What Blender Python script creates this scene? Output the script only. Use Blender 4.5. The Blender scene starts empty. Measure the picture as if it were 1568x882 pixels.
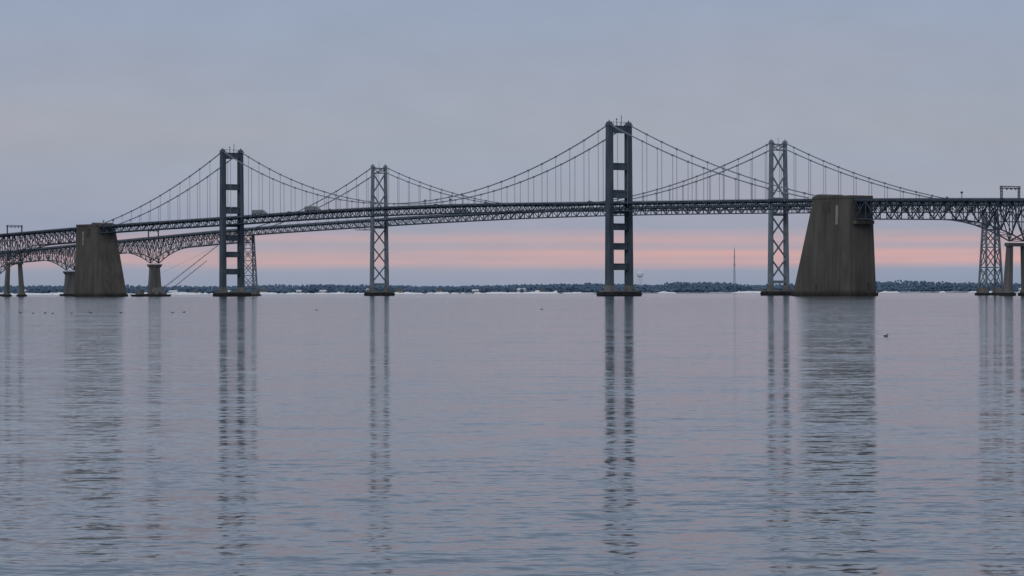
import bpy, math, random
from mathutils import Vector, noise as mn
random.seed(7)
scene=bpy.context.scene
scene.view_settings.view_transform='Standard'
try: scene.view_settings.look='None'
except Exception: pass
scene.view_settings.exposure=0

# ---------------------------------------------------------------- helpers
class M:
    def __init__(s): s.v=[]; s.f=[]; s.m=[]
    def hexa(s,b,t,mi=0):
        n=len(s.v); s.v+= [tuple(p) for p in b]+[tuple(p) for p in t]
        k=len(b)
        s.f.append(tuple(n+i for i in reversed(range(k)))); s.m.append(mi)
        s.f.append(tuple(n+k+i for i in range(k))); s.m.append(mi)
        for i in range(k):
            j=(i+1)%k
            s.f.append((n+i,n+j,n+k+j,n+k+i)); s.m.append(mi)
    def box(s,x0,x1,y0,y1,z0,z1,mi=0):
        s.hexa([(x0,y0,z0),(x1,y0,z0),(x1,y1,z0),(x0,y1,z0)],[(x0,y0,z1),(x1,y0,z1),(x1,y1,z1),(x0,y1,z1)],mi)
    def beam(s,p,q,w,h,mi=0,ref=(0,0,1)):
        p=Vector(p);q=Vector(q);d=(q-p).normalized();r=Vector(ref)
        if abs(d.dot(r))>.98: r=Vector((1,0,0))
        a=d.cross(r).normalized();b=d.cross(a).normalized()
        a=a*w/2;b=b*h/2
        s.hexa([p-a-b,p+a-b,p+a+b,p-a+b],[q-a-b,q+a-b,q+a+b,q-a+b],mi)
    def cyl(s,x,y,z0,z1,r0,r1,n=14,mi=0,sx=1,sy=1):
        s.hexa([(x+sx*r0*math.cos(2*math.pi*i/n),y+sy*r0*math.sin(2*math.pi*i/n),z0) for i in range(n)],
               [(x+sx*r1*math.cos(2*math.pi*i/n),y+sy*r1*math.sin(2*math.pi*i/n),z1) for i in range(n)],mi)
    def obj(s,name,mats,parent=None,smooth=False):
        me=bpy.data.meshes.new(name); me.from_pydata(s.v,[],s.f)
        for m in mats: me.materials.append(m)
        me.polygons.foreach_set('material_index',s.m)
        if smooth: me.polygons.foreach_set('use_smooth',[True]*len(s.f))
        me.update()
        o=bpy.data.objects.new(name,me); scene.collection.objects.link(o)
        if parent: o.parent=parent
        return o
def empty(name,loc=(0,0,0),rz=0):
    e=bpy.data.objects.new(name,None); scene.collection.objects.link(e)
    e.location=loc; e.rotation_euler=(0,0,rz); return e

def mat(name,c1,c2,scale=0.3,rough=0.75,vs=(1,1,1),metal=0,detail=6,lo=.35,hi=.65,spec=.3):
    m=bpy.data.materials.new(name); m.use_nodes=True; nt=m.node_tree; N=nt.nodes; L=nt.links
    b=N['Principled BSDF']; b.inputs['Roughness'].default_value=rough; b.inputs['Metallic'].default_value=metal
    b.inputs['Specular IOR Level'].default_value=spec
    tc=N.new('ShaderNodeTexCoord'); mp=N.new('ShaderNodeMapping'); mp.inputs['Scale'].default_value=vs
    no=N.new('ShaderNodeTexNoise'); no.inputs['Scale'].default_value=scale; no.inputs['Detail'].default_value=detail
    r=N.new('ShaderNodeValToRGB'); r.color_ramp.elements[0].position=lo; r.color_ramp.elements[1].position=hi
    r.color_ramp.elements[0].color=(*c1,1); r.color_ramp.elements[1].color=(*c2,1)
    L.new(tc.outputs['Object'],mp.inputs[0]); L.new(mp.outputs[0],no.inputs['Vector'])
    L.new(no.outputs['Fac'],r.inputs[0]); L.new(r.outputs[0],b.inputs['Base Color'])
    return m

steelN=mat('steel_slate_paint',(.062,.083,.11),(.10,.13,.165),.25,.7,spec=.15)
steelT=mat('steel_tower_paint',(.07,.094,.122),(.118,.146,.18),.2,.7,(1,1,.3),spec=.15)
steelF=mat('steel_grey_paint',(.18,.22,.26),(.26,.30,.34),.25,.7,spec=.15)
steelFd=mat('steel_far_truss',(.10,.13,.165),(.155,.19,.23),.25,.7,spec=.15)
cableM=mat('cable_paint',(.20,.24,.29),(.30,.34,.39),.4,.6)
concP=mat('pier_concrete',(.11,.11,.107),(.20,.197,.19),.2,.9,(1,1,.2))
darkB=mat('wet_dark_fender',(.02,.022,.025),(.05,.05,.05),.5,.8)
asphalt=mat('asphalt',(.045,.045,.05),(.065,.065,.07),.6,.9)
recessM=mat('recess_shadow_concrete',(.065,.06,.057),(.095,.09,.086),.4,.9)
paleM=mat('pale_concrete',(.26,.25,.24),(.36,.35,.34),.4,.9)

def make_concrete():
    m=bpy.data.materials.new('weathered_concrete'); m.use_nodes=True; nt=m.node_tree; N=nt.nodes; L=nt.links
    b=N['Principled BSDF']; b.inputs['Roughness'].default_value=.95; b.inputs['Specular IOR Level'].default_value=.1
    tc=N.new('ShaderNodeTexCoord')
    def no(vs,s,d=5):
        mp=N.new('ShaderNodeMapping'); mp.inputs['Scale'].default_value=vs; L.new(tc.outputs['Object'],mp.inputs[0])
        n=N.new('ShaderNodeTexNoise'); n.inputs['Scale'].default_value=s; n.inputs['Detail'].default_value=d; L.new(mp.outputs[0],n.inputs['Vector']); return n.outputs['Fac']
    def ramp(f,p,q,c1,c2):
        r=N.new('ShaderNodeValToRGB'); L.new(f,r.inputs[0]); r.color_ramp.elements[0].position=p; r.color_ramp.elements[1].position=q
        r.color_ramp.elements[0].color=(*c1,1); r.color_ramp.elements[1].color=(*c2,1); return r.outputs[0]
    base=ramp(no((1,1,.6),.06),.35,.68,(.112,.104,.095),(.172,.160,.146))
    st=ramp(no((1,1,.035),.45),.33,.62,(.78,.78,.78),(1.05,1.04,1.03))
    mu=N.new('ShaderNodeMixRGB'); mu.blend_type='MULTIPLY'; mu.inputs[0].default_value=1; L.new(base,mu.inputs[1]); L.new(st,mu.inputs[2])
    fi=ramp(no((1,1,1),1.5),.3,.7,(.88,.88,.88),(1.08,1.08,1.08))
    m2=N.new('ShaderNodeMixRGB'); m2.blend_type='MULTIPLY'; m2.inputs[0].default_value=1; L.new(mu.outputs[0],m2.inputs[1]); L.new(fi,m2.inputs[2])
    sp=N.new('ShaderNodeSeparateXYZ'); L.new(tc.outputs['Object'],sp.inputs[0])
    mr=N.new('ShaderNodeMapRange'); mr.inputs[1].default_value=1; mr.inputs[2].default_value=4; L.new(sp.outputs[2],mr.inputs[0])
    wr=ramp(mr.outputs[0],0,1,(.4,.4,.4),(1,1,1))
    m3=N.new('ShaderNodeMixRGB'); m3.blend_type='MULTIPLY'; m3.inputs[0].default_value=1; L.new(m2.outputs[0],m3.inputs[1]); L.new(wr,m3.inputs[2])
    L.new(m3.outputs[0],b.inputs['Base Color']); return m
concrete=make_concrete()

def interp(t,x):
    x=abs(x)
    for (a,ha),(b,hb) in zip(t,t[1:]):
        if x<=b:
            return ha+(hb-ha)*(x-a)/(b-a)
    return t[-1][1]
def smoothprof(t):
    def f(x):
        return sum(interp(t,x+o) for o in(-60,-30,0,30,60))/5
    return f

def truss_line(mb,s0,s1,step,ytr,top,bot,chord,web,mi=0,sub=False):
    n=max(2,int(round(abs(s1-s0)/step))); 
    if n%2: n+=1
    xs=[s0+(s1-s0)*i/n for i in range(n+1)]
    for y in (-ytr,ytr):
        for i in range(n):
            a,b=xs[i],xs[i+1]
            mb.beam((a,y,top(a)),(b,y,top(b)),chord,chord,mi)
            mb.beam((a,y,bot(a)),(b,y,bot(b)),chord*.9,chord*.9,mi)
            if i%2==0: mb.beam((a,y,bot(a)),(b,y,top(b)),web,web,mi)
            else: mb.beam((a,y,top(a)),(b,y,bot(b)),web,web,mi)
            if sub:
                xm=(a+b)/2; ht=top(xm); hb=bot(xm); hm=(ht+hb)/2
                mb.beam((xm,y,hm),(xm,y,ht),web*.6,web*.6,mi)
                mb.beam((xm,y,hm),(a if i%2==0 else b,y,top(a if i%2==0 else b)),web*.6,web*.6,mi)
        for x in xs: mb.beam((x,y,top(x)),(x,y,bot(x)),web*.8,web*.8,mi)
    for i,x in enumerate(xs):
        mb.beam((x,-ytr,top(x)-.4),(x,ytr,top(x)-.4),web,1.1,mi)
        mb.beam((x,-ytr,bot(x)),(x,ytr,bot(x)),web*.8,web*.8,mi)
        if sub: 
            mb.beam((x,-ytr,bot(x)),(x,ytr,top(x)),web*.7,web*.7,mi)
            mb.beam((x,ytr,bot(x)),(x,-ytr,top(x)),web*.7,web*.7,mi)
        if i<n:
            b=xs[i+1]
            mb.beam((x,-ytr,bot(x)),(b,ytr,bot(b)),web*.6,web*.6,mi)

def deck(mb,s0,s1,hw,h,step=20):
    n=int((s1-s0)/step)
    for i in range(n):
        a=s0+(s1-s0)*i/n; b=s0+(s1-s0)*(i+1)/n
        ha,hb=h(a),h(b)
        def q(y0,y1,z0,z1,mi):
            mb.hexa([(a,y0,ha+z0),(b,y0,hb+z0),(b,y1,hb+z0),(a,y1,ha+z0)],[(a,y0,ha+z1),(b,y0,hb+z1),(b,y1,hb+z1),(a,y1,ha+z1)],mi)
        q(-hw+.3,hw-.3,-1.35,-1.0,1)
        q(-.1,.1,-.995,-.99,2)
        for sg in(-1,1):
            y0,y1=sorted((sg*hw,sg*(hw-.3)))
            q(y0,y1,-1.6,-.35,0)
            yr0,yr1=sorted((sg*(hw-.05),sg*(hw-.2)))
            q(yr0,yr1,-.12,0,0)
    x=s0
    while x<s1:
        for sg in(-1,1):
            mb.box(x,x+.15,sg*(hw-.15)-.05,sg*(hw-.15)+.05,h(x)-.36,h(x)-.1,0)
        x+=2.5
whiteline=mat('lane_paint',(.7,.7,.68),(.8,.8,.78),2,.8)

def bridge(kind):
    near=kind=='near'
    if near:
        P=empty('suspension_bridge',(-74.2,2236.5,0),math.atan2(-.796,.605))
        half=239.5; prof=smoothprof([(0,65.6),(120,64.7),(240,62.5),(435,59.6),(595,55.7),(760,51),(1100,41)])
        hw,ytr,yleg=6.9,6.3,8.2; TH=113.4; supports=[half+357,half+357+155,half+357+310]; t0=half+231
        st,sd=steelN,steelN
    else:
        P=empty('suspension_bridge',(38.2,2365,0),math.atan2(-.804,.595))
        half=248.5; prof=smoothprof([(0,66.8),(124,66),(248,64.2),(455,60.3),(620,54.8),(780,49.5),(1100,39)])
        hw,ytr,yleg=5.0,4.7,6.3; TH=106.8; supports=[half+370,half+532,half+694]; t0=half+206
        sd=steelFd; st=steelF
    h=prof
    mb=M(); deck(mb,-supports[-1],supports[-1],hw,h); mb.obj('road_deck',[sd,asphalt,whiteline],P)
    mb=M(); dp=6.4 if near else 6.6
    truss_line(mb,-t0,t0,6.0,ytr,lambda x:h(x)-1.6,lambda x:h(x)-dp,.66,.42)
    mb.obj('stiffening_truss',[sd],P)
    mb=M()
    for sg in(-1,1):
        pts=[t0]+supports
        for k in range(len(pts)-1):
            a,b=pts[k],pts[k+1]
            def bot(x,a=a,b=b,k=k):
                ax=abs(x); d=12.5
                ext=12.
                tb=max(0,1-(b-ax)/55.); d+=ext*tb**2
                if k>0:
                    ta=max(0,1-(ax-a)/55.); d+=ext*ta**2
                return h(x)-d
            truss_line(mb,sg*a,sg*b,9.5,ytr-.2,lambda x:h(x)-1.7,bot,.75,.5,0,True)
    mb.obj('haunched_truss',[sd],P)
    mb=M(); mh=M()
    ya=yleg if near else 5.9
    mid=h(0)+1.5; aend=half+(192 if near else 183)
    def cable(x):
        ax=abs(x)
        if ax<=half: return mid+(TH-mid)*(ax/half)**2
        t=(ax-half)/(aend-half); e=h(aend)+(.3 if near else -.4)
        return TH+(e-TH)*t-4*5.6*t*(1-t)
    xs=[-aend+i*(2*aend)/130 for i in range(131)]+[half,-half]; xs.sort()
    for y in(-ya,ya):
        for a,b in zip(xs,xs[1:]):
            if b-a<.01: continue
            mb.beam((a,y,cable(a)),(b,y,cable(b)),.62,.62)
        nn=15.2
        cnt=int((aend-8)/nn)
        for i in range(-cnt,cnt+1):
            x=i*nn
            if abs(abs(x)-half)<4: continue
            if cable(x)-h(x)<2: continue
            for dx in(-.22,.22): mh.beam((x+dx,y,cable(x)),(x+dx,y,h(x)-2),.11,.11)
            mb.box(x-.6,x+.6,y-.5,y+.5,cable(x)-.6,cable(x)+.6)
    mb.obj('main_cables',[cableM],P); mh.obj('hangers',[cableM],P)
    for sg in(-1,1):
        t=M(); X=sg*half
        if near:
            for ys in(-1,1):
                Y0=ys*yleg*1.03; Y1=ys*yleg
                t.hexa([(X-2.4,Y0-1.75,7),(X+2.4,Y0-1.75,7),(X+2.4,Y0+1.75,7),(X-2.4,Y0+1.75,7)],
                       [(X-1.9,Y1-1.45,TH-1),(X+1.9,Y1-1.45,TH-1),(X+1.9,Y1+1.45,TH-1),(X-1.9,Y1+1.45,TH-1)])
                for dx in(-1,1):
                    t.beam((X+dx*2.2,Y0-ys*1.8,7),(X+dx*1.9,Y1-ys*1.5,TH-2),.5,.5)
                t.hexa([(X-2.6,Y1-1.7,TH-1),(X+2.6,Y1-1.7,TH-1),(X+2.6,Y1+1.7,TH-1),(X-2.6,Y1+1.7,TH-1)],
                       [(X-1.2,Y1-1.1,TH+1.6),(X+1.2,Y1-1.1,TH+1.6),(X+1.2,Y1+1.1,TH+1.6),(X-1.2,Y1+1.1,TH+1.6)])
                t.cyl(X,Y1,TH+1.6,TH+2.8,.45,.25,8)
            yi=yleg-1.3
            for z0,z1 in((107.8,112.2),(83.4,87.6),(64.9,69.0),(43.8,47.8),(30.8,34.8),(17.4,21.4)):
                t.box(X-1.3,X+1.3,-yi-.1,yi+.1,z0,z1)
                for e in(z0,z1): t.box(X-1.6,X+1.6,-yi-.05,yi+.05,e-.22,e+.22)
                for ys in(-1,1):
                    for zz,dz in((z0,-1.8),(z1,1.8)):
                        a=ys*yi;b=ys*(yi-1.6)
                        t.hexa([(X-.9,a,zz),(X-.9,b,zz),(X-.9,a,zz+dz)],[(X+.9,a,zz),(X+.9,b,zz),(X+.9,a,zz+dz)])
            t.box(X-1,X+1,-yi,yi,54.3,56.0)
            for y in(-4,-1.5,1.5,4): t.box(X-1.4,X+1.4,y-.5,y+.5,69.2,70.1)
            for y in(-4.5,-1.5,1.5,4.5): t.box(X-.1,X+.1,y-.1,y+.1,112.2,115)
            t.box(X-.1,X+.1,-6.6,6.6,114.7,114.9)
            t.beam((X,2.2,112),(X,2.2,119.5),.3,.3); t.beam((X,-1.8,112),(X,-1.8,116.5),.25,.25)
            t.cyl(X,-1.8,116.3,117.2,.6,.3,8)
        else:
            for ys in(-1,1):
                Y0=ys*(yleg+1.1); Y1=ys*yleg
                t.hexa([(X-2.0,Y0-1.0,6.5),(X+2.0,Y0-1.0,6.5),(X+2.0,Y0+1.0,6.5),(X-2.0,Y0+1.0,6.5)],
                       [(X-1.4,Y1-.8,TH-.5),(X+1.4,Y1-.8,TH-.5),(X+1.4,Y1+.8,TH-.5),(X-1.4,Y1+.8,TH-.5)])
                t.hexa([(X-2.0,Y1-1.1,TH-.5),(X+2.0,Y1-1.1,TH-.5),(X+2.0,Y1+1.1,TH-.5),(X-2.0,Y1+1.1,TH-.5)],
                       [(X-1,Y1-.8,TH+1.4),(X+1,Y1-.8,TH+1.4),(X+1,Y1+.8,TH+1.4),(X-1,Y1+.8,TH+1.4)])
                t.cyl(X,Y1,TH+1.4,TH+2.4,.4,.2,8)
            def yl(z): return yleg+1.1*(TH-z)/TH
            for a,b in((101.5,84.5),(84.5,67.5),(56,41),(41,26),(26,11)):
                for ys in(-1,1):
                    t.beam((X,ys*yl(a),a),(X,-ys*yl(b),b),.85,.85,0,(1,0,0))
                zc=(a+b)/2; t.box(X-.7,X+.7,-.8,.8,zc-.8,zc+.8)
            for z,hh in((105.3,1.2),(101.5,.9),(67.5,1.6),(56.3,1.4),(9.5,2.)):
                t.box(X-.8,X+.8,-yl(z)+.5,yl(z)-.5,z-hh/2,z+hh/2)
            for ys in(-1,1): t.beam((X,ys*yl(105),105.3),(X,0,101.7),.5,.5,0,(1,0,0))
            t.beam((X,0,105),(X,0,110.3),.2,.2)
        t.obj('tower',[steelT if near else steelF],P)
        b=M()
        W,Ln=(13.2,9.5) if near else (11.5,8.0)
        ring=[]
        c=3.5
        for cx,cy,a0 in((Ln-c,W-c,0),(-(Ln-c),W-c,90),(-(Ln-c),-(W-c),180),(Ln-c,-(W-c),270)):
            for k in range(5):
                a=math.radians(a0+22.5*k); ring.append((cx+c*math.cos(a),cy+c*math.sin(a)))
        b.hexa([(X+x,y,-2) for x,y in ring],[(X+x,y,2.9) for x,y in ring],0)
        b.hexa([(X+x*1.03,y*1.03,.9) for x,y in ring],[(X+x*1.03,y*1.03,1.7) for x,y in ring],0)
        b.hexa([(X+x*.9,y*.93,2.9) for x,y in ring],[(X+x*.88,y*.91,3.7) for x,y in ring],1)
        for ys in(-1,1):
            yy=ys*(yleg*1.03 if near else yleg+1.1)
            b.cyl(X,yy,3.7,7.2,4.0 if near else 3.2,3.0 if near else 2.3,16,1)
        for i in range(12):
            a=i/12*2*math.pi
            b.cyl(X+math.cos(a)*(Ln-1.2),math.sin(a)*(W-1.4),2.9,4.6,.22,.22,6,0)
        b.obj('tower_pier',[darkB,concP],P)
    for sg in(-1,1):
        if near:
            a=M()
            T=60.4
            def pr(x0,x1,w,z): return [(sg*(half+x0),-w,z),(sg*(half+x1),-w,z),(sg*(half+x1),w,z),(sg*(half+x0),w,z)]
            def hx(A,B,mi=0):
                if sg<0: A=A[::-1];B=B[::-1]
                a.hexa(A,B,mi)
            hx(pr(181,231.5,10.6,2.2),pr(197.5,230,9.1,T-1.6))
            hx(pr(180,232.5,11.4,-2),pr(180,232.5,11.4,2.2))
            hx(pr(196.9,230.3,9.4,T-1.6),pr(196.9,230.3,9.4,T))
            hx(pr(198,206,8.6,T),pr(200,205,8.4,T+1.2))
            for ys in(-1,1):
                def sl(z): return 10.6+(9.1-10.6)*(z-2.2)/(T-3.8)
                def panel(x0,x1,z0,z1,d,mi):
                    A=[(sg*(half+x0),ys*(sl(z0)-.3),z0),(sg*(half+x1),ys*(sl(z0)-.3),z0),(sg*(half+x1),ys*(sl(z0)+d),z0),(sg*(half+x0),ys*(sl(z0)+d),z0)]
                    B=[(sg*(half+x0),ys*(sl(z1)-.3),z1),(sg*(half+x1),ys*(sl(z1)-.3),z1),(sg*(half+x1),ys*(sl(z1)+d),z1),(sg*(half+x0),ys*(sl(z1)+d),z1)]
                    a.hexa(A,B,mi)
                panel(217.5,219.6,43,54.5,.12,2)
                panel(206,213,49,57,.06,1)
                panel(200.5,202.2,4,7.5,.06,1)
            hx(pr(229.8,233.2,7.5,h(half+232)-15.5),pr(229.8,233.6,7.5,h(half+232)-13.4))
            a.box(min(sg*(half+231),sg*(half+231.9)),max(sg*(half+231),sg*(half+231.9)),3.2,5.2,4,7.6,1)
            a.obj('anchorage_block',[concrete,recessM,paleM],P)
        else:
            e=M(); X=sg*(half+206)
            zt=h(half+206)-6.8
            for ys in(-1,1):
                for dx in(-1,1):
                    e.beam((X+dx*3.4,ys*7.2,5),(X+dx*1.2,ys*5.2,zt),1.0,1.0)
            def yy(z): return 7.2-2.*(z-5)/(zt-5)
            def xx(z): return 3.4-2.2*(z-5)/(zt-5)
            L=[5,18,31,42,zt]
            for p,q in zip(L,L[1:]):
                for ys in(-1,1):
                    for dx in(-1,1): e.beam((X+dx*xx(p),ys*yy(p),p),(X+dx*xx(q),-ys*yy(q),q),.5,.5)
                    e.beam((X-xx(p),ys*yy(p),p),(X+xx(q),ys*yy(q),q),.45,.45)
                    e.beam((X+xx(p),ys*yy(p),p),(X-xx(q),ys*yy(q),q),.45,.45)
                    e.beam((X-ys*xx(q),-yy(q),q),(X-ys*xx(q),yy(q),q),.7,.7)
            e.obj('lattice_bent',[steelF],P)
            e=M()
            for ys in(-1,1):
                e.cyl(X,ys*7.2,-2,1.6,5.2,5.2,18,0); e.cyl(X,ys*7.2,1.6,5,4.2,3.6,18,1)
            e.obj('bent_footing',[darkB,concP],P)
        for sp in supports:
            X=sg*sp; q=M(); zt=h(sp)-24.5-1.0
            if near:
                for ys in(-1,1):
                    q.hexa([(X-2.2,ys*7.4-1.7,3),(X+2.2,ys*7.4-1.7,3),(X+2.2,ys*7.4+1.7,3),(X-2.2,ys*7.4+1.7,3)],
                           [(X-1.5,ys*5.8-1.3,zt-2),(X+1.5,ys*5.8-1.3,zt-2),(X+1.5,ys*5.8+1.3,zt-2),(X-1.5,ys*5.8+1.3,zt-2)])
                    q.cyl(X,ys*7.4,-2,1.8,4.6,4.6,18,1); q.cyl(X,ys*7.4,1.8,3,3.6,3.2,18,0)
                q.box(X-1.9,X+1.9,-8.0,8.0,zt-2,zt)
            else:
                q.box(X-4,X+4,-9.5,9.5,-2,2.2,1)
                q.hexa([(X-2.4,-6.3,2.2),(X+2.4,-6.3,2.2),(X+2.4,6.3,2.2),(X-2.4,6.3,2.2)],
                       [(X-1.6,-4.8,zt-3.4),(X+1.6,-4.8,zt-3.4),(X+1.6,4.8,zt-3.4),(X-1.6,4.8,zt-3.4)])
                q.hexa([(X-1.7,-5.0,zt-3.4),(X+1.7,-5.0,zt-3.4),(X+1.7,5.0,zt-3.4),(X-1.7,5.0,zt-3.4)],
                       [(X-2.3,-6.6,zt-1.2),(X+2.3,-6.6,zt-1.2),(X+2.3,6.6,zt-1.2),(X-2.3,6.6,zt-1.2)])
                q.box(X-2.4,X+2.4,-6.7,6.7,zt-1.2,zt)
            q.obj('truss_pier',[concP,darkB],P)
    q=M()
    plist=[-428,-412,30,60,412,560] if near else [-400,-150,20,300,405,420]
    for x in plist:
        q.beam((x,-hw,h(x)-1),(x,-hw,h(x)+2.6),.3,.3); q.box(x-.6,x+.6,-hw-.5,-hw+.5,h(x)+2.6,h(x)+3.6)
    q.obj('beacon_posts',[st],P)
    return P,h,half,hw

PN,hN,halfN,hwN=bridge('near')
PF,hF,halfF,hwF=bridge('far')
PF.name='suspension_bridge.001'

def gantry(P,x,h,hw):
    g=M(); z0=h(x)-1
    for ys in(-1,1):
        for dx in(-.6,.6): g.beam((x+dx,ys*(hw+.2),z0),(x+dx,ys*(hw+.2),z0+7.6),.45,.45)
        for k in range(4): g.beam((x-.6,ys*(hw+.2),z0+k*1.8),(x+.6,ys*(hw+.2),z0+k*1.8+1.8),.2,.2)
    for dz in(6.4,7.6):
        for dx in(-.6,.6): g.beam((x+dx,-hw-1,z0+dz),(x+dx,hw+1,z0+dz),.4,.4)
    n=8
    for i in range(n):
        a=-hw+2*hw*i/n;b=-hw+2*hw*(i+1)/n
        g.beam((x-.6,a,z0+(6.4 if i%2 else 7.6)),(x-.6,b,z0+(7.6 if i%2 else 6.4)),.2,.2)
    for y in(-3.5,0,3.5): g.box(x+.62,x+.8,y-.8,y+.8,z0+5.6,z0+6.9,1)
    o=g.obj('sign_gantry',[steelN,paleM]); o.location=P.location; o.rotation_euler=P.rotation_euler
gantry(PN,-halfN-356,hN,hwN); gantry(PN,halfN+352,hN,hwN); gantry(PF,-halfF-372,hF,hwF)

tyre=mat('tyre_rubber',(.02,.02,.02),(.035,.035,.035),3,.9)
glass=mat('dark_glass',(.02,.025,.03),(.03,.035,.04),3,.2)
def truck(P,x,y,h,body):
    t=M(); z=h(x)-.98
    t.box(x-13.5,x,y-1.28,y+1.28,z+1.2,z+4.1,0)
    t.box(x-13.4,x-.1,y-.5,y+.5,z+.85,z+1.2,2)
    t.hexa([(x+1,y-1.2,z+.6),(x+5.6,y-1.2,z+.6),(x+5.6,y+1.2,z+.6),(x+1,y+1.2,z+.6)],[(x+1,y-1.2,z+2.0),(x+5.5,y-1.1,z+1.9),(x+5.5,y+1.1,z+1.9),(x+1,y+1.2,z+2.0)],1)
    t.hexa([(x+1,y-1.2,z+2.0),(x+4.2,y-1.15,z+2.0),(x+4.2,y+1.15,z+2.0),(x+1,y+1.2,z+2.0)],[(x+1,y-1.15,z+3.8),(x+3.1,y-1.05,z+3.2),(x+3.1,y+1.05,z+3.2),(x+1,y+1.15,z+3.8)],1)
    t.box(x+2.3,x+3.2,y-1.19,y+1.19,z+2.2,z+2.9,3)
    t.box(x-.3,x+1.2,y-.5,y+.5,z+.7,z+1.1,2)
    for wx in(-12.5,-11.2,-.6,.7,4.6):
        for ys in(-1,1):
            n=12; r=.5
            A=[(x+wx+r*math.cos(2*math.pi*i/n),y+ys*1.2-.15,z+r+r*math.sin(2*math.pi*i/n)) for i in range(n)]
            t.hexa(A,[(a,b+.3,c) for a,b,c in A],2)
    o=t.obj('semi_truck',[body,mat('cab_paint',(.3,.3,.33),(.36,.36,.39),1,.4),tyre,glass])
    o.location=P.location; o.rotation_euler=P.rotation_euler
trailer=mat('trailer_grey',(.24,.26,.29),(.31,.33,.35),.5,.6)
truck(PN,-halfN+52,-5,hN,trailer)
truck(PN,-halfN+126,-5,hN,trailer)
truck(PF,-halfF+125,-2.4,hF,trailer)
def car(P,x,y,h,c):
    t=M(); z=h(x)-.98
    t.hexa([(x-2.2,y-.85,z+.35),(x+2.2,y-.85,z+.35),(x+2.2,y+.85,z+.35),(x-2.2,y+.85,z+.35)],[(x-2.15,y-.8,z+.95),(x+2.1,y-.8,z+.85),(x+2.1,y+.8,z+.85),(x-2.15,y+.8,z+.95)],0)
    t.hexa([(x-1.8,y-.76,z+.93),(x+1.0,y-.76,z+.9),(x+1.0,y+.76,z+.9),(x-1.8,y+.76,z+.93)],[(x-1.2,y-.6,z+1.45),(x+.3,y-.6,z+1.45),(x+.3,y+.6,z+1.45),(x-1.2,y+.6,z+1.45)],1)
    for wx in(-1.4,1.4):
        for ys in(-1,1):
            n=10;r=.33;A=[(x+wx+r*math.cos(2*math.pi*i/n),y+ys*.78-.1,z+r+r*math.sin(2*math.pi*i/n)) for i in range(n)]
            t.hexa(A,[(a,b+.2,c) for a,b,c in A],2)
    o=t.obj('car',[c,glass,tyre]); o.location=P.location; o.rotation_euler=P.rotation_euler
cp=mat('car_paint',(.25,.26,.28),(.3,.31,.33),1,.4)
for x in(-150,-95,40,100,215): car(PN,x,-4.8,hN,cp)

q=M(); x0=-halfF-22; zz=hF(x0)-8.6
q.box(x0-6,x0+8,-5.5,5.5,zz-.4,zz)
for a in(-6,1,8):
    for ys in(-1,1): q.beam((x0+a,ys*5.3,zz),(x0+a,ys*5.3,zz+2.4),.25,.25)
for ys in(-1,1): q.box(x0-6,x0+8,ys*5.4-.06,ys*5.4+.06,zz+.9,zz+1.1)
o=q.obj('maintenance_platform',[darkB]); o.location=PF.location; o.rotation_euler=PF.rotation_euler

# ---------------------------------------------------------------- crane barge
CB=empty('crane_barge',(-290,2500,0),0)
b=M()
b.hexa([(-15,-7,-1),(13,-7,-1),(13,7,-1),(-15,7,-1)],[(-17,-7.5,1.8),(15,-7.5,1.8),(15,7.5,1.8),(-17,7.5,1.8)],0)
b.box(-13,-7,-3,3,1.8,4.6,1); b.box(-12,-9,-2,2,4.6,6.4,1); b.box(8,12,-4,-1,1.8,3.4,1)
b.box(-3,-1,-2,2,1.8,3.2,1)
b.obj('hull',[darkB,concP],CB)
b=M()
b.cyl(4,0,1.8,3.4,2.6,2.4,14); b.box(0,8,-2.2,2.2,3.4,7.2)
b.box(6.2,8.6,-2.3,-.6,5,8.2)
b.obj('crane_house',[concP],CB)
b=M()
rust=mat('crane_paint',(.13,.13,.135),(.2,.19,.18),.6,.7)
def boom(p,q,w,n):
    p=Vector(p);q=Vector(q)
    for a in(-1,1):
        for c in(-1,1): b.beam(p+Vector((0,a*w,c*w)),q+Vector((0,a*w*.4,c*w*.4)),.18,.18)
    for i in range(n):
        u=p.lerp(q,i/n);v=p.lerp(q,(i+1)/n);ww=w*(1-.6*i/n)
        for a in(-1,1): b.beam(u+Vector((0,a*ww,ww*(-1)**i)),v+Vector((0,a*ww,-ww*(-1)**i)),.12,.12)
boom((8,0,6),(53,0,41),.6,20)
boom((14,3,5),(44,3,29),.4,14)
b.beam((2,0,7),(1,0,16),.3,.3); b.beam((1,0,16),(53,0,41),.12,.12); b.beam((53,0,41),(53,0,26),.1,.1)
b.obj('boom',[rust],CB)

# ---------------------------------------------------------------- far shore
land=mat('shore_ground',(.14,.17,.21),(.60,.63,.68),.02,.95,(1,1,1),lo=.45,hi=.6)
g=M(); 
nx,ny=260,8
def shoreY(x): return 5500+130*mn.noise(Vector((x*.0016,3,0)))+45*mn.noise(Vector((x*.009,1,0)))
for j in range(ny+1):
    for i in range(nx+1):
        x=-2600+5200*i/nx
        t=j/ny
        y=shoreY(x)+ (t**1.6)*3500
        z=[-1.5,1.6,2.4,3,4,5,7,8,8][j]+ (mn.noise(Vector((x*.013,j*.7,0)))*1.2 if j>0 else 0)
        g.v.append((x,y,z))
for j in range(ny):
    for i in range(nx):
        a=j*(nx+1)+i; g.f.append((a,a+1,a+nx+2,a+nx+1)); g.m.append(0)
g.obj('shore_terrain',[land],None,True)

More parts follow.
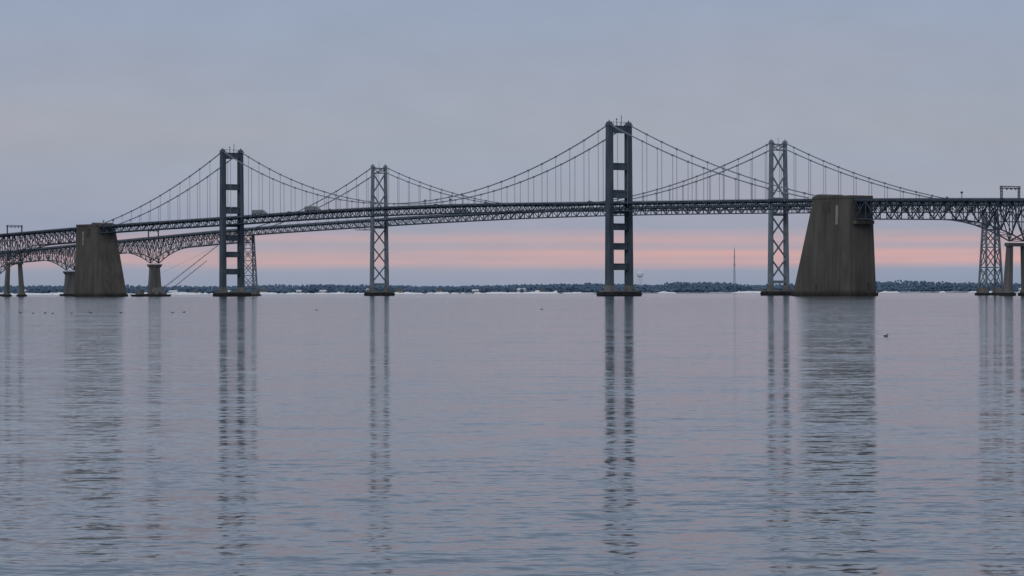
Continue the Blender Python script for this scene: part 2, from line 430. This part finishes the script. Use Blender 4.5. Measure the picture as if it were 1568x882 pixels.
snow=mat('snow',(.72,.76,.82),(.92,.93,.95),.03,.8,(1,1,1),lo=.3,hi=.5)
g=M()
for _ in range(430):
    x=random.uniform(-1150,1200)
    dens=.95 if x<-250 else (.75 if x<120 else (.12))
    if 400<x<520 or 800<x<900: dens=.9
    if random.random()>dens: continue
    w=random.uniform(3,26); y=shoreY(x)-random.uniform(5,300); hh=random.uniform(1.8,4.6) if x<-500 else random.uniform(1.3,4.0)
    if random.random()<.12: w*=.3; hh*=1.5
    n=9; R=[]
    for i in range(n):
        a=2*math.pi*i/n; r=random.uniform(.7,1.1); R.append((x+w*r*math.cos(a),y+(w*.5+8)*r*math.sin(a)))
    k1=random.uniform(.35,.85); ox=random.uniform(-.2,.2)*w
    g.hexa([(a,b_,-.3) for a,b_ in R],[(x+ox+(a-x)*k1,y+(b_-y)*.4,hh*random.uniform(.45,1)) for a,b_ in R])
g.obj('shore_ice',[snow])

# distant trees
trees=mat('hazed_foliage',(.115,.175,.255),(.16,.23,.32),.02,1.0,(1,1,1),spec=0)  # bluish base colour has the distance haze painted in
PHI=(1+5**.5)/2
ico=[Vector(p).normalized() for p in[(-1,PHI,0),(1,PHI,0),(-1,-PHI,0),(1,-PHI,0),(0,-1,PHI),(0,1,PHI),(0,-1,-PHI),(0,1,-PHI),(PHI,0,-1),(PHI,0,1),(-PHI,0,-1),(-PHI,0,1)]]
icf=[(0,11,5),(0,5,1),(0,1,7),(0,7,10),(0,10,11),(1,5,9),(5,11,4),(11,10,2),(10,7,6),(7,1,8),(3,9,4),(3,4,2),(3,2,6),(3,6,8),(3,8,9),(4,9,5),(2,4,11),(6,2,10),(8,6,7),(9,8,1)]
V=[];F=[]
def blob(x,y,z,rx,rz):
    n=len(V)
    for p in ico:
        k=random.uniform(.65,1.2); V.append((x+p.x*rx*k,y+p.y*rx*k,z+p.z*rz*k))
    F.extend([(a+n,b_+n,c+n) for a,b_,c in icf])
def treeH(x):
    h=12.5+3.5*mn.noise(Vector((x*.004,0,0)))+2*mn.noise(Vector((x*.02,5,0)))
    if 290<x<440: h+=5.5*min(1,(x-290)/30,(440-x)/20)
    if 690<x<830: h+=4.5*min(1,(x-690)/30,(830-x)/30)
    if 445<x<520: h-=2
    return h
for row,(dy,sc,stp) in enumerate(((60,.5,8),(140,.8,4.2),(300,1.02,3.2),(520,1.14,3.4),(800,1.25,4))):
    x=-2000.
    while x<2000:
        x+=stp*random.uniform(.4,1.6)
        H=treeH(x)*sc*random.uniform(.90,1.06); y=shoreY(x)+dy+random.uniform(-30,30)
        if row==0 and mn.noise(Vector((x*.008,9,0)))<0: continue
        gz=3
        for k in range(5):
            f=(k+random.uniform(.3,1))/5; rr=random.uniform(2.6,4.6)*(1.1-.4*f)
            blob(x+random.uniform(-2.5,2.5),y+random.uniform(-3,3),gz+f*(H-2),rr,random.uniform(1.8,3.2))
me=bpy.data.meshes.new('tree_line'); me.from_pydata(V,[],F); me.materials.append(trees)
o=bpy.data.objects.new('tree_line',me); scene.collection.objects.link(o)

wallc=[mat('siding_white',(.6,.6,.6),(.7,.7,.7),.5,.9),mat('siding_tan',(.33,.30,.27),(.4,.37,.33),.5,.9),mat('siding_grey',(.3,.33,.36),(.38,.41,.44),.5,.9)]
roofc=[mat('roof_snow',(.6,.63,.68),(.72,.74,.78),.2,.9),mat('roof_dark',(.08,.08,.09),(.13,.13,.14),.5,.9)]
for hx_ in [-1000,-945,-880,-610,-560,-500,-440,-385,-345,-250,-190,-120,-60,25,60,430,480,860,905]:
    x=hx_+random.uniform(-12,12); y=shoreY(x)+random.uniform(15,45); 
    w=random.uniform(8,15); d=9; z=1.5; hh=random.choice([3,5])
    E=empty('house',(x,y,z),random.uniform(-.4,.4))
    q=M(); q.box(-w/2,w/2,-d/2,d/2,-2,hh); q.obj('walls',[random.choice(wallc)],E)
    q=M()
    q.hexa([(-w/2-.5,-d/2-.5,hh),(-w/2-.5,d/2+.5,hh),(-w/2-.5,0,hh+3)],[(w/2+.5,-d/2-.5,hh),(w/2+.5,d/2+.5,hh),(w/2+.5,0,hh+3)])
    q.obj('roof',[random.choice(roofc)],E)
    q=M()
    for k in range(int(w/2.6)):
        wx=-w/2+1.3+k*2.6
        for wz in ([1.1] if hh<4 else [1.1,3.4]): q.box(wx-.5,wx+.5,-d/2-.06,-d/2+.02,wz,wz+1.2)
    q.box(-.5,.5,-d/2-.08,-d/2+.02,0,.95); q.box(w*.3,w*.3+.9,.8,1.7,hh+1,hh+3.8)
    q.obj('windows_door_chimney',[glass],E)

q=M(); wx,wy=(980-784)/4750*6000,6000
q.cyl(0,0,0,30,2.2,1.6,14,0); q.cyl(0,0,30,34,1.6,6.8,20,0); q.cyl(0,0,34,39,6.8,6.8,20,0); q.cyl(0,0,39,41.5,6.8,3,20,0); q.cyl(0,0,41.5,42.3,3,.4,20,0)
for i in range(8):
    a=i*math.pi/4; q.beam((6.2*math.cos(a),6.2*math.sin(a),0),(5.6*math.cos(a),5.6*math.sin(a),33.5),.5,.5,0)
o=q.obj('water_tower',[mat('tower_white',(.75,.79,.84),(.82,.85,.88),.3,.7)]); o.location=(wx,wy,0)
q=M(); H=84
mm=mat('mast_steel',(.26,.3,.36),(.34,.38,.44),.1,.7)
def r(z): return 2.6*(1-z/H)+.5
c3=[(math.cos(a),math.sin(a)) for a in(.3,2.39,4.49)]
zs=[i*H/16 for i in range(17)]
for a,b2 in zip(zs,zs[1:]):
    for i in range(3):
        p,p2=c3[i],c3[(i+1)%3]
        q.beam((p[0]*r(a),p[1]*r(a),a),(p[0]*r(b2),p[1]*r(b2),b2),.4,.4)
        q.beam((p[0]*r(a),p[1]*r(a),a),(p2[0]*r(b2),p2[1]*r(b2),b2),.25,.25)
        q.beam((p2[0]*r(a),p2[1]*r(a),a),(p[0]*r(b2),p[1]*r(b2),b2),.25,.25)
q.beam((0,0,H),(0,0,H+7),.35,.35); q.box(-1.5,1.5,-1,1,52,54); q.box(-1.2,1.2,-1,1,68,69.5)
o=q.obj('radio_mast',[mm]); o.location=(431,6010,2)

# ---------------------------------------------------------------- ducks
feather=mat('duck_feathers',(.03,.03,.03),(.08,.075,.07),12,.8)
def duck(x,y,s,rz):
    q=M(); 
    def ell(cx,cz,rx,ry,rz_,n=12,m=7,tilt=0):
        base=len(q.v)
        for j in range(m+1):
            ph=math.pi*j/m
            for i in range(n):
                a=2*math.pi*i/n
                X=rx*math.cos(ph); Y=ry*math.sin(ph)*math.cos(a); Z=rz_*math.sin(ph)*math.sin(a)
                c,s_=math.cos(tilt),math.sin(tilt)
                q.v.append((cx+X*c-Z*s_,Y,cz+X*s_+Z*c))
        for j in range(m):
            for i in range(n):
                a=base+j*n+i;b_=base+j*n+(i+1)%n
                q.f.append((a,b_,b_+n,a+n)); q.m.append(0)
    ell(0,.06,.27,.13,.11); ell(.18,.17,.10,.055,.055,tilt=1.25); ell(.23,.26,.08,.06,.06); ell(.32,.245,.06,.03,.018); ell(-.28,.11,.11,.06,.03,tilt=-.4)
    ell(-.02,.12,.2,.125,.06)
    o=q.obj('duck',[feather],None,True); o.location=(x,y,0); o.scale=(s,s,s); o.rotation_euler=(0,0,rz)
for x,y,s in((24.7,205,.5),(5,524,.65),(-73.7,465,.7),(-71,460,.55),(-69.5,462,.65),(-66.5,449,.6),(-64,451,.55),(-62.5,460,.7),(-58,460,.7),(-51,466,.6),(-50,473,.7),(-33,523,.6)):
    duck(x,y,s,random.choice([0,3.14])+random.uniform(-.5,.5))

# ---------------------------------------------------------------- water
m=bpy.data.materials.new('bay_water'); m.use_nodes=True; nt=m.node_tree; N=nt.nodes; L=nt.links
b=N['Principled BSDF']; b.inputs['Base Color'].default_value=(.035,.06,.075,1); b.inputs['Roughness'].default_value=.08; b.inputs['IOR'].default_value=1.333
geo=N.new('ShaderNodeNewGeometry')
def nz(vs,scale,detail=2):
    mp=N.new('ShaderNodeMapping'); mp.inputs['Scale'].default_value=vs
    L.new(geo.outputs['Position'],mp.inputs[0])
    n=N.new('ShaderNodeTexNoise'); n.inputs['Scale'].default_value=scale; n.inputs['Detail'].default_value=detail
    L.new(mp.outputs[0],n.inputs['Vector']); return n
def vm(op,a,bb):
    n=N.new('ShaderNodeVectorMath'); n.operation=op
    for i,k in enumerate((a,bb)):
        if hasattr(k,'default_value'): L.new(k,n.inputs[i])
        elif k is not None: n.inputs[i].default_value=k
    return n.outputs[0]
acc=None
for vs,sc,amp in(((.6,1,1),9.0,.17),((.5,1,1),3.2,.19),((.35,1,1),.9,.12),((.3,1,1),.16,.045)):
    n=nz(vs,sc)
    s=vm('MULTIPLY',vm('SUBTRACT',n.outputs['Color'],(.5,.5,.5)),(amp*.45,amp,0))
    acc=s if acc is None else vm('ADD',acc,s)
pn=nz((.22,1,1),.035,5)
mr=N.new('ShaderNodeMapRange'); L.new(pn.outputs['Fac'],mr.inputs[0])
for i,v in zip((1,2,3,4),(.35,.65,.55,1.4)): mr.inputs[i].default_value=v
sc=N.new('ShaderNodeVectorMath'); sc.operation='SCALE'; L.new(acc,sc.inputs[0]); L.new(mr.outputs[0],sc.inputs['Scale'])
nn=vm('NORMALIZE',vm('ADD',sc.outputs[0],(0,0,1)),None)
L.new(nn,b.inputs['Normal'])
g=M(); g.v=[(-30000,-3000,0),(30000,-3000,0),(30000,40000,0),(-30000,40000,0)]; g.f=[(0,1,2,3)]; g.m=[0]
g.obj('water',[m])

# ---------------------------------------------------------------- sky
w=bpy.data.worlds.new('World'); scene.world=w; w.use_nodes=True; nt=w.node_tree; N=nt.nodes; L=nt.links
bg=N['Background']; out=N['World Output']
tc=N.new('ShaderNodeTexCoord'); sep=N.new('ShaderNodeSeparateXYZ'); L.new(tc.outputs['Generated'],sep.inputs[0])
def lin(r_,g_,b_): return tuple(((c/255)/12.92 if c/255<=.04045 else ((c/255+.055)/1.055)**2.4) for c in(r_,g_,b_))+(1,)
def wnoise(vs,det=4):
    mp=N.new('ShaderNodeMapping'); mp.inputs['Scale'].default_value=vs; L.new(tc.outputs['Generated'],mp.inputs[0])
    n=N.new('ShaderNodeTexNoise'); n.inputs['Scale'].default_value=1; n.inputs['Detail'].default_value=det; L.new(mp.outputs[0],n.inputs['Vector']); return n.outputs['Fac']
def wm(op,a,bb=None,clamp=False):
    n=N.new('ShaderNodeMath'); n.operation=op; n.use_clamp=clamp
    for i,k in enumerate((a,bb)):
        if k is None: continue
        if hasattr(k,'default_value'): L.new(k,n.inputs[i])
        else: n.inputs[i].default_value=k
    return n.outputs[0]
z=wm('MAXIMUM',sep.outputs['Z'],0.0)
warp=wm('MULTIPLY',wm('SUBTRACT',wnoise((7,7,60)),.5),.02)
zw=wm('MAXIMUM',wm('ADD',z,wm('MULTIPLY',warp,wm('MINIMUM',wm('MULTIPLY',z,30),1.0))),0.0)
sq=wm('SQRT',zw)
rp=N.new('ShaderNodeValToRGB'); L.new(sq,rp.inputs[0]); cr=rp.color_ramp
stops=[(0,(134,149,174)),(.075,(144,155,177)),(.11,(154,160,178)),(.15,(150,160,182)),(.18,(156,165,183)),(.225,(161,167,181)),(.255,(157,166,183)),(.31,(151,164,187)),(.40,(134,148,170)),(.55,(124,138,157)),(.72,(160,168,181)),(1,(188,193,202))]
cr.elements[0].position=0; cr.elements[0].color=lin(*stops[0][1]); cr.elements[1].position=1; cr.elements[1].color=lin(*stops[-1][1])
for p,c in stops[1:-1]:
    e=cr.elements.new(p); e.color=lin(*c)
bump=N.new('ShaderNodeValToRGB'); 
wz=wm('ADD',z,wm('MULTIPLY',wm('SUBTRACT',wnoise((14,14,160)),.5),.003))
L.new(wm('MULTIPLY',wz,25),bump.inputs[0]); c2=bump.color_ramp
c2.elements[0].position=0; c2.elements[0].color=(0,0,0,1); c2.elements[1].position=1; c2.elements[1].color=(0,0,0,1)
for p,v in((.17,.0),(.215,.5),(.24,.9),(.315,.85),(.35,.4),(.385,.35),(.42,.6),(.455,.45),(.51,.03)):
    e=c2.elements.new(p); e.color=(v,v,v,1)
st=wnoise((9,9,330),5)
mr=N.new('ShaderNodeMapRange'); L.new(st,mr.inputs[0])
for i,v in zip((1,2,3,4),(.32,.6,.5,1)): mr.inputs[i].default_value=v
az=N.new('ShaderNodeMapRange'); L.new(sep.outputs['X'],az.inputs[0])
for i,v in zip((1,2,3,4),(-.17,-.01,.5,1)): az.inputs[i].default_value=v
fr=N.new('ShaderNodeMapRange'); L.new(sep.outputs['Y'],fr.inputs[0])
for i,v in zip((1,2,3,4),(.3,.9,0,1)): fr.inputs[i].default_value=v
mask=wm('MULTIPLY',wm('MULTIPLY',wm('MULTIPLY',bump.outputs[0],mr.outputs[0]),az.outputs[0]),fr.outputs[0],True)
mx=N.new('ShaderNodeMixRGB'); L.new(mask,mx.inputs[0]); L.new(rp.outputs[0],mx.inputs[1]); mx.inputs[2].default_value=lin(226,170,162)
cl=wnoise((5,5,28),3)
mr2=N.new('ShaderNodeMapRange'); L.new(cl,mr2.inputs[0])
for i,v in zip((1,2,3,4),(.4,.7,0,.45)): mr2.inputs[i].default_value=v
lowm=N.new('ShaderNodeMapRange'); L.new(z,lowm.inputs[0])
for i,v in zip((1,2,3,4),(.06,.10,1,0)): lowm.inputs[i].default_value=v
mx2=N.new('ShaderNodeMixRGB'); L.new(wm('MULTIPLY',mr2.outputs[0],lowm.outputs[0]),mx2.inputs[0]); L.new(mx.outputs[0],mx2.inputs[1]); mx2.inputs[2].default_value=lin(171,166,176)
mt_=wnoise((40,40,90),6)
mr3=N.new('ShaderNodeMapRange'); L.new(mt_,mr3.inputs[0])
for i,v in zip((1,2,3,4),(.3,.7,.975,1.025)): mr3.inputs[i].default_value=v
vmn=N.new('ShaderNodeVectorMath'); vmn.operation='SCALE'; L.new(mx2.outputs[0],vmn.inputs[0]); L.new(mr3.outputs[0],vmn.inputs['Scale'])
L.new(vmn.outputs[0],bg.inputs[0]); bg.inputs[1].default_value=.97
sky=N.new('ShaderNodeTexSky'); sky.sky_type='NISHITA'; sky.sun_disc=False; sky.sun_elevation=math.radians(35); sky.sun_rotation=math.radians(200)
bg2=N.new('ShaderNodeBackground'); L.new(sky.outputs[0],bg2.inputs[0]); bg2.inputs[1].default_value=.002
ad=N.new('ShaderNodeAddShader'); L.new(bg.outputs[0],ad.inputs[0]); L.new(bg2.outputs[0],ad.inputs[1]); L.new(ad.outputs[0],out.inputs[0])
sl=bpy.data.lights.new('sun','SUN'); sl.energy=.5; sl.angle=math.radians(25); sl.color=(1,.92,.85)
so=bpy.data.objects.new('sun',sl); scene.collection.objects.link(so); so.rotation_euler=(math.radians(55),0,math.radians(-20))

# ---------------------------------------------------------------- camera
cd=bpy.data.cameras.new('camera'); cam=bpy.data.objects.new('camera',cd); scene.collection.objects.link(cam)
cd.lens=36*4750/1568; cd.sensor_width=36; cd.clip_start=.5; cd.clip_end=80000
cam.location=(0,0,3)
from mathutils import Matrix
pitch=6/4750; roll=-.0026
R=Matrix.Rotation(math.pi/2+pitch,3,'X') @ Matrix.Rotation(roll,3,'Z')
cam.rotation_euler=R.to_euler()
scene.camera=cam
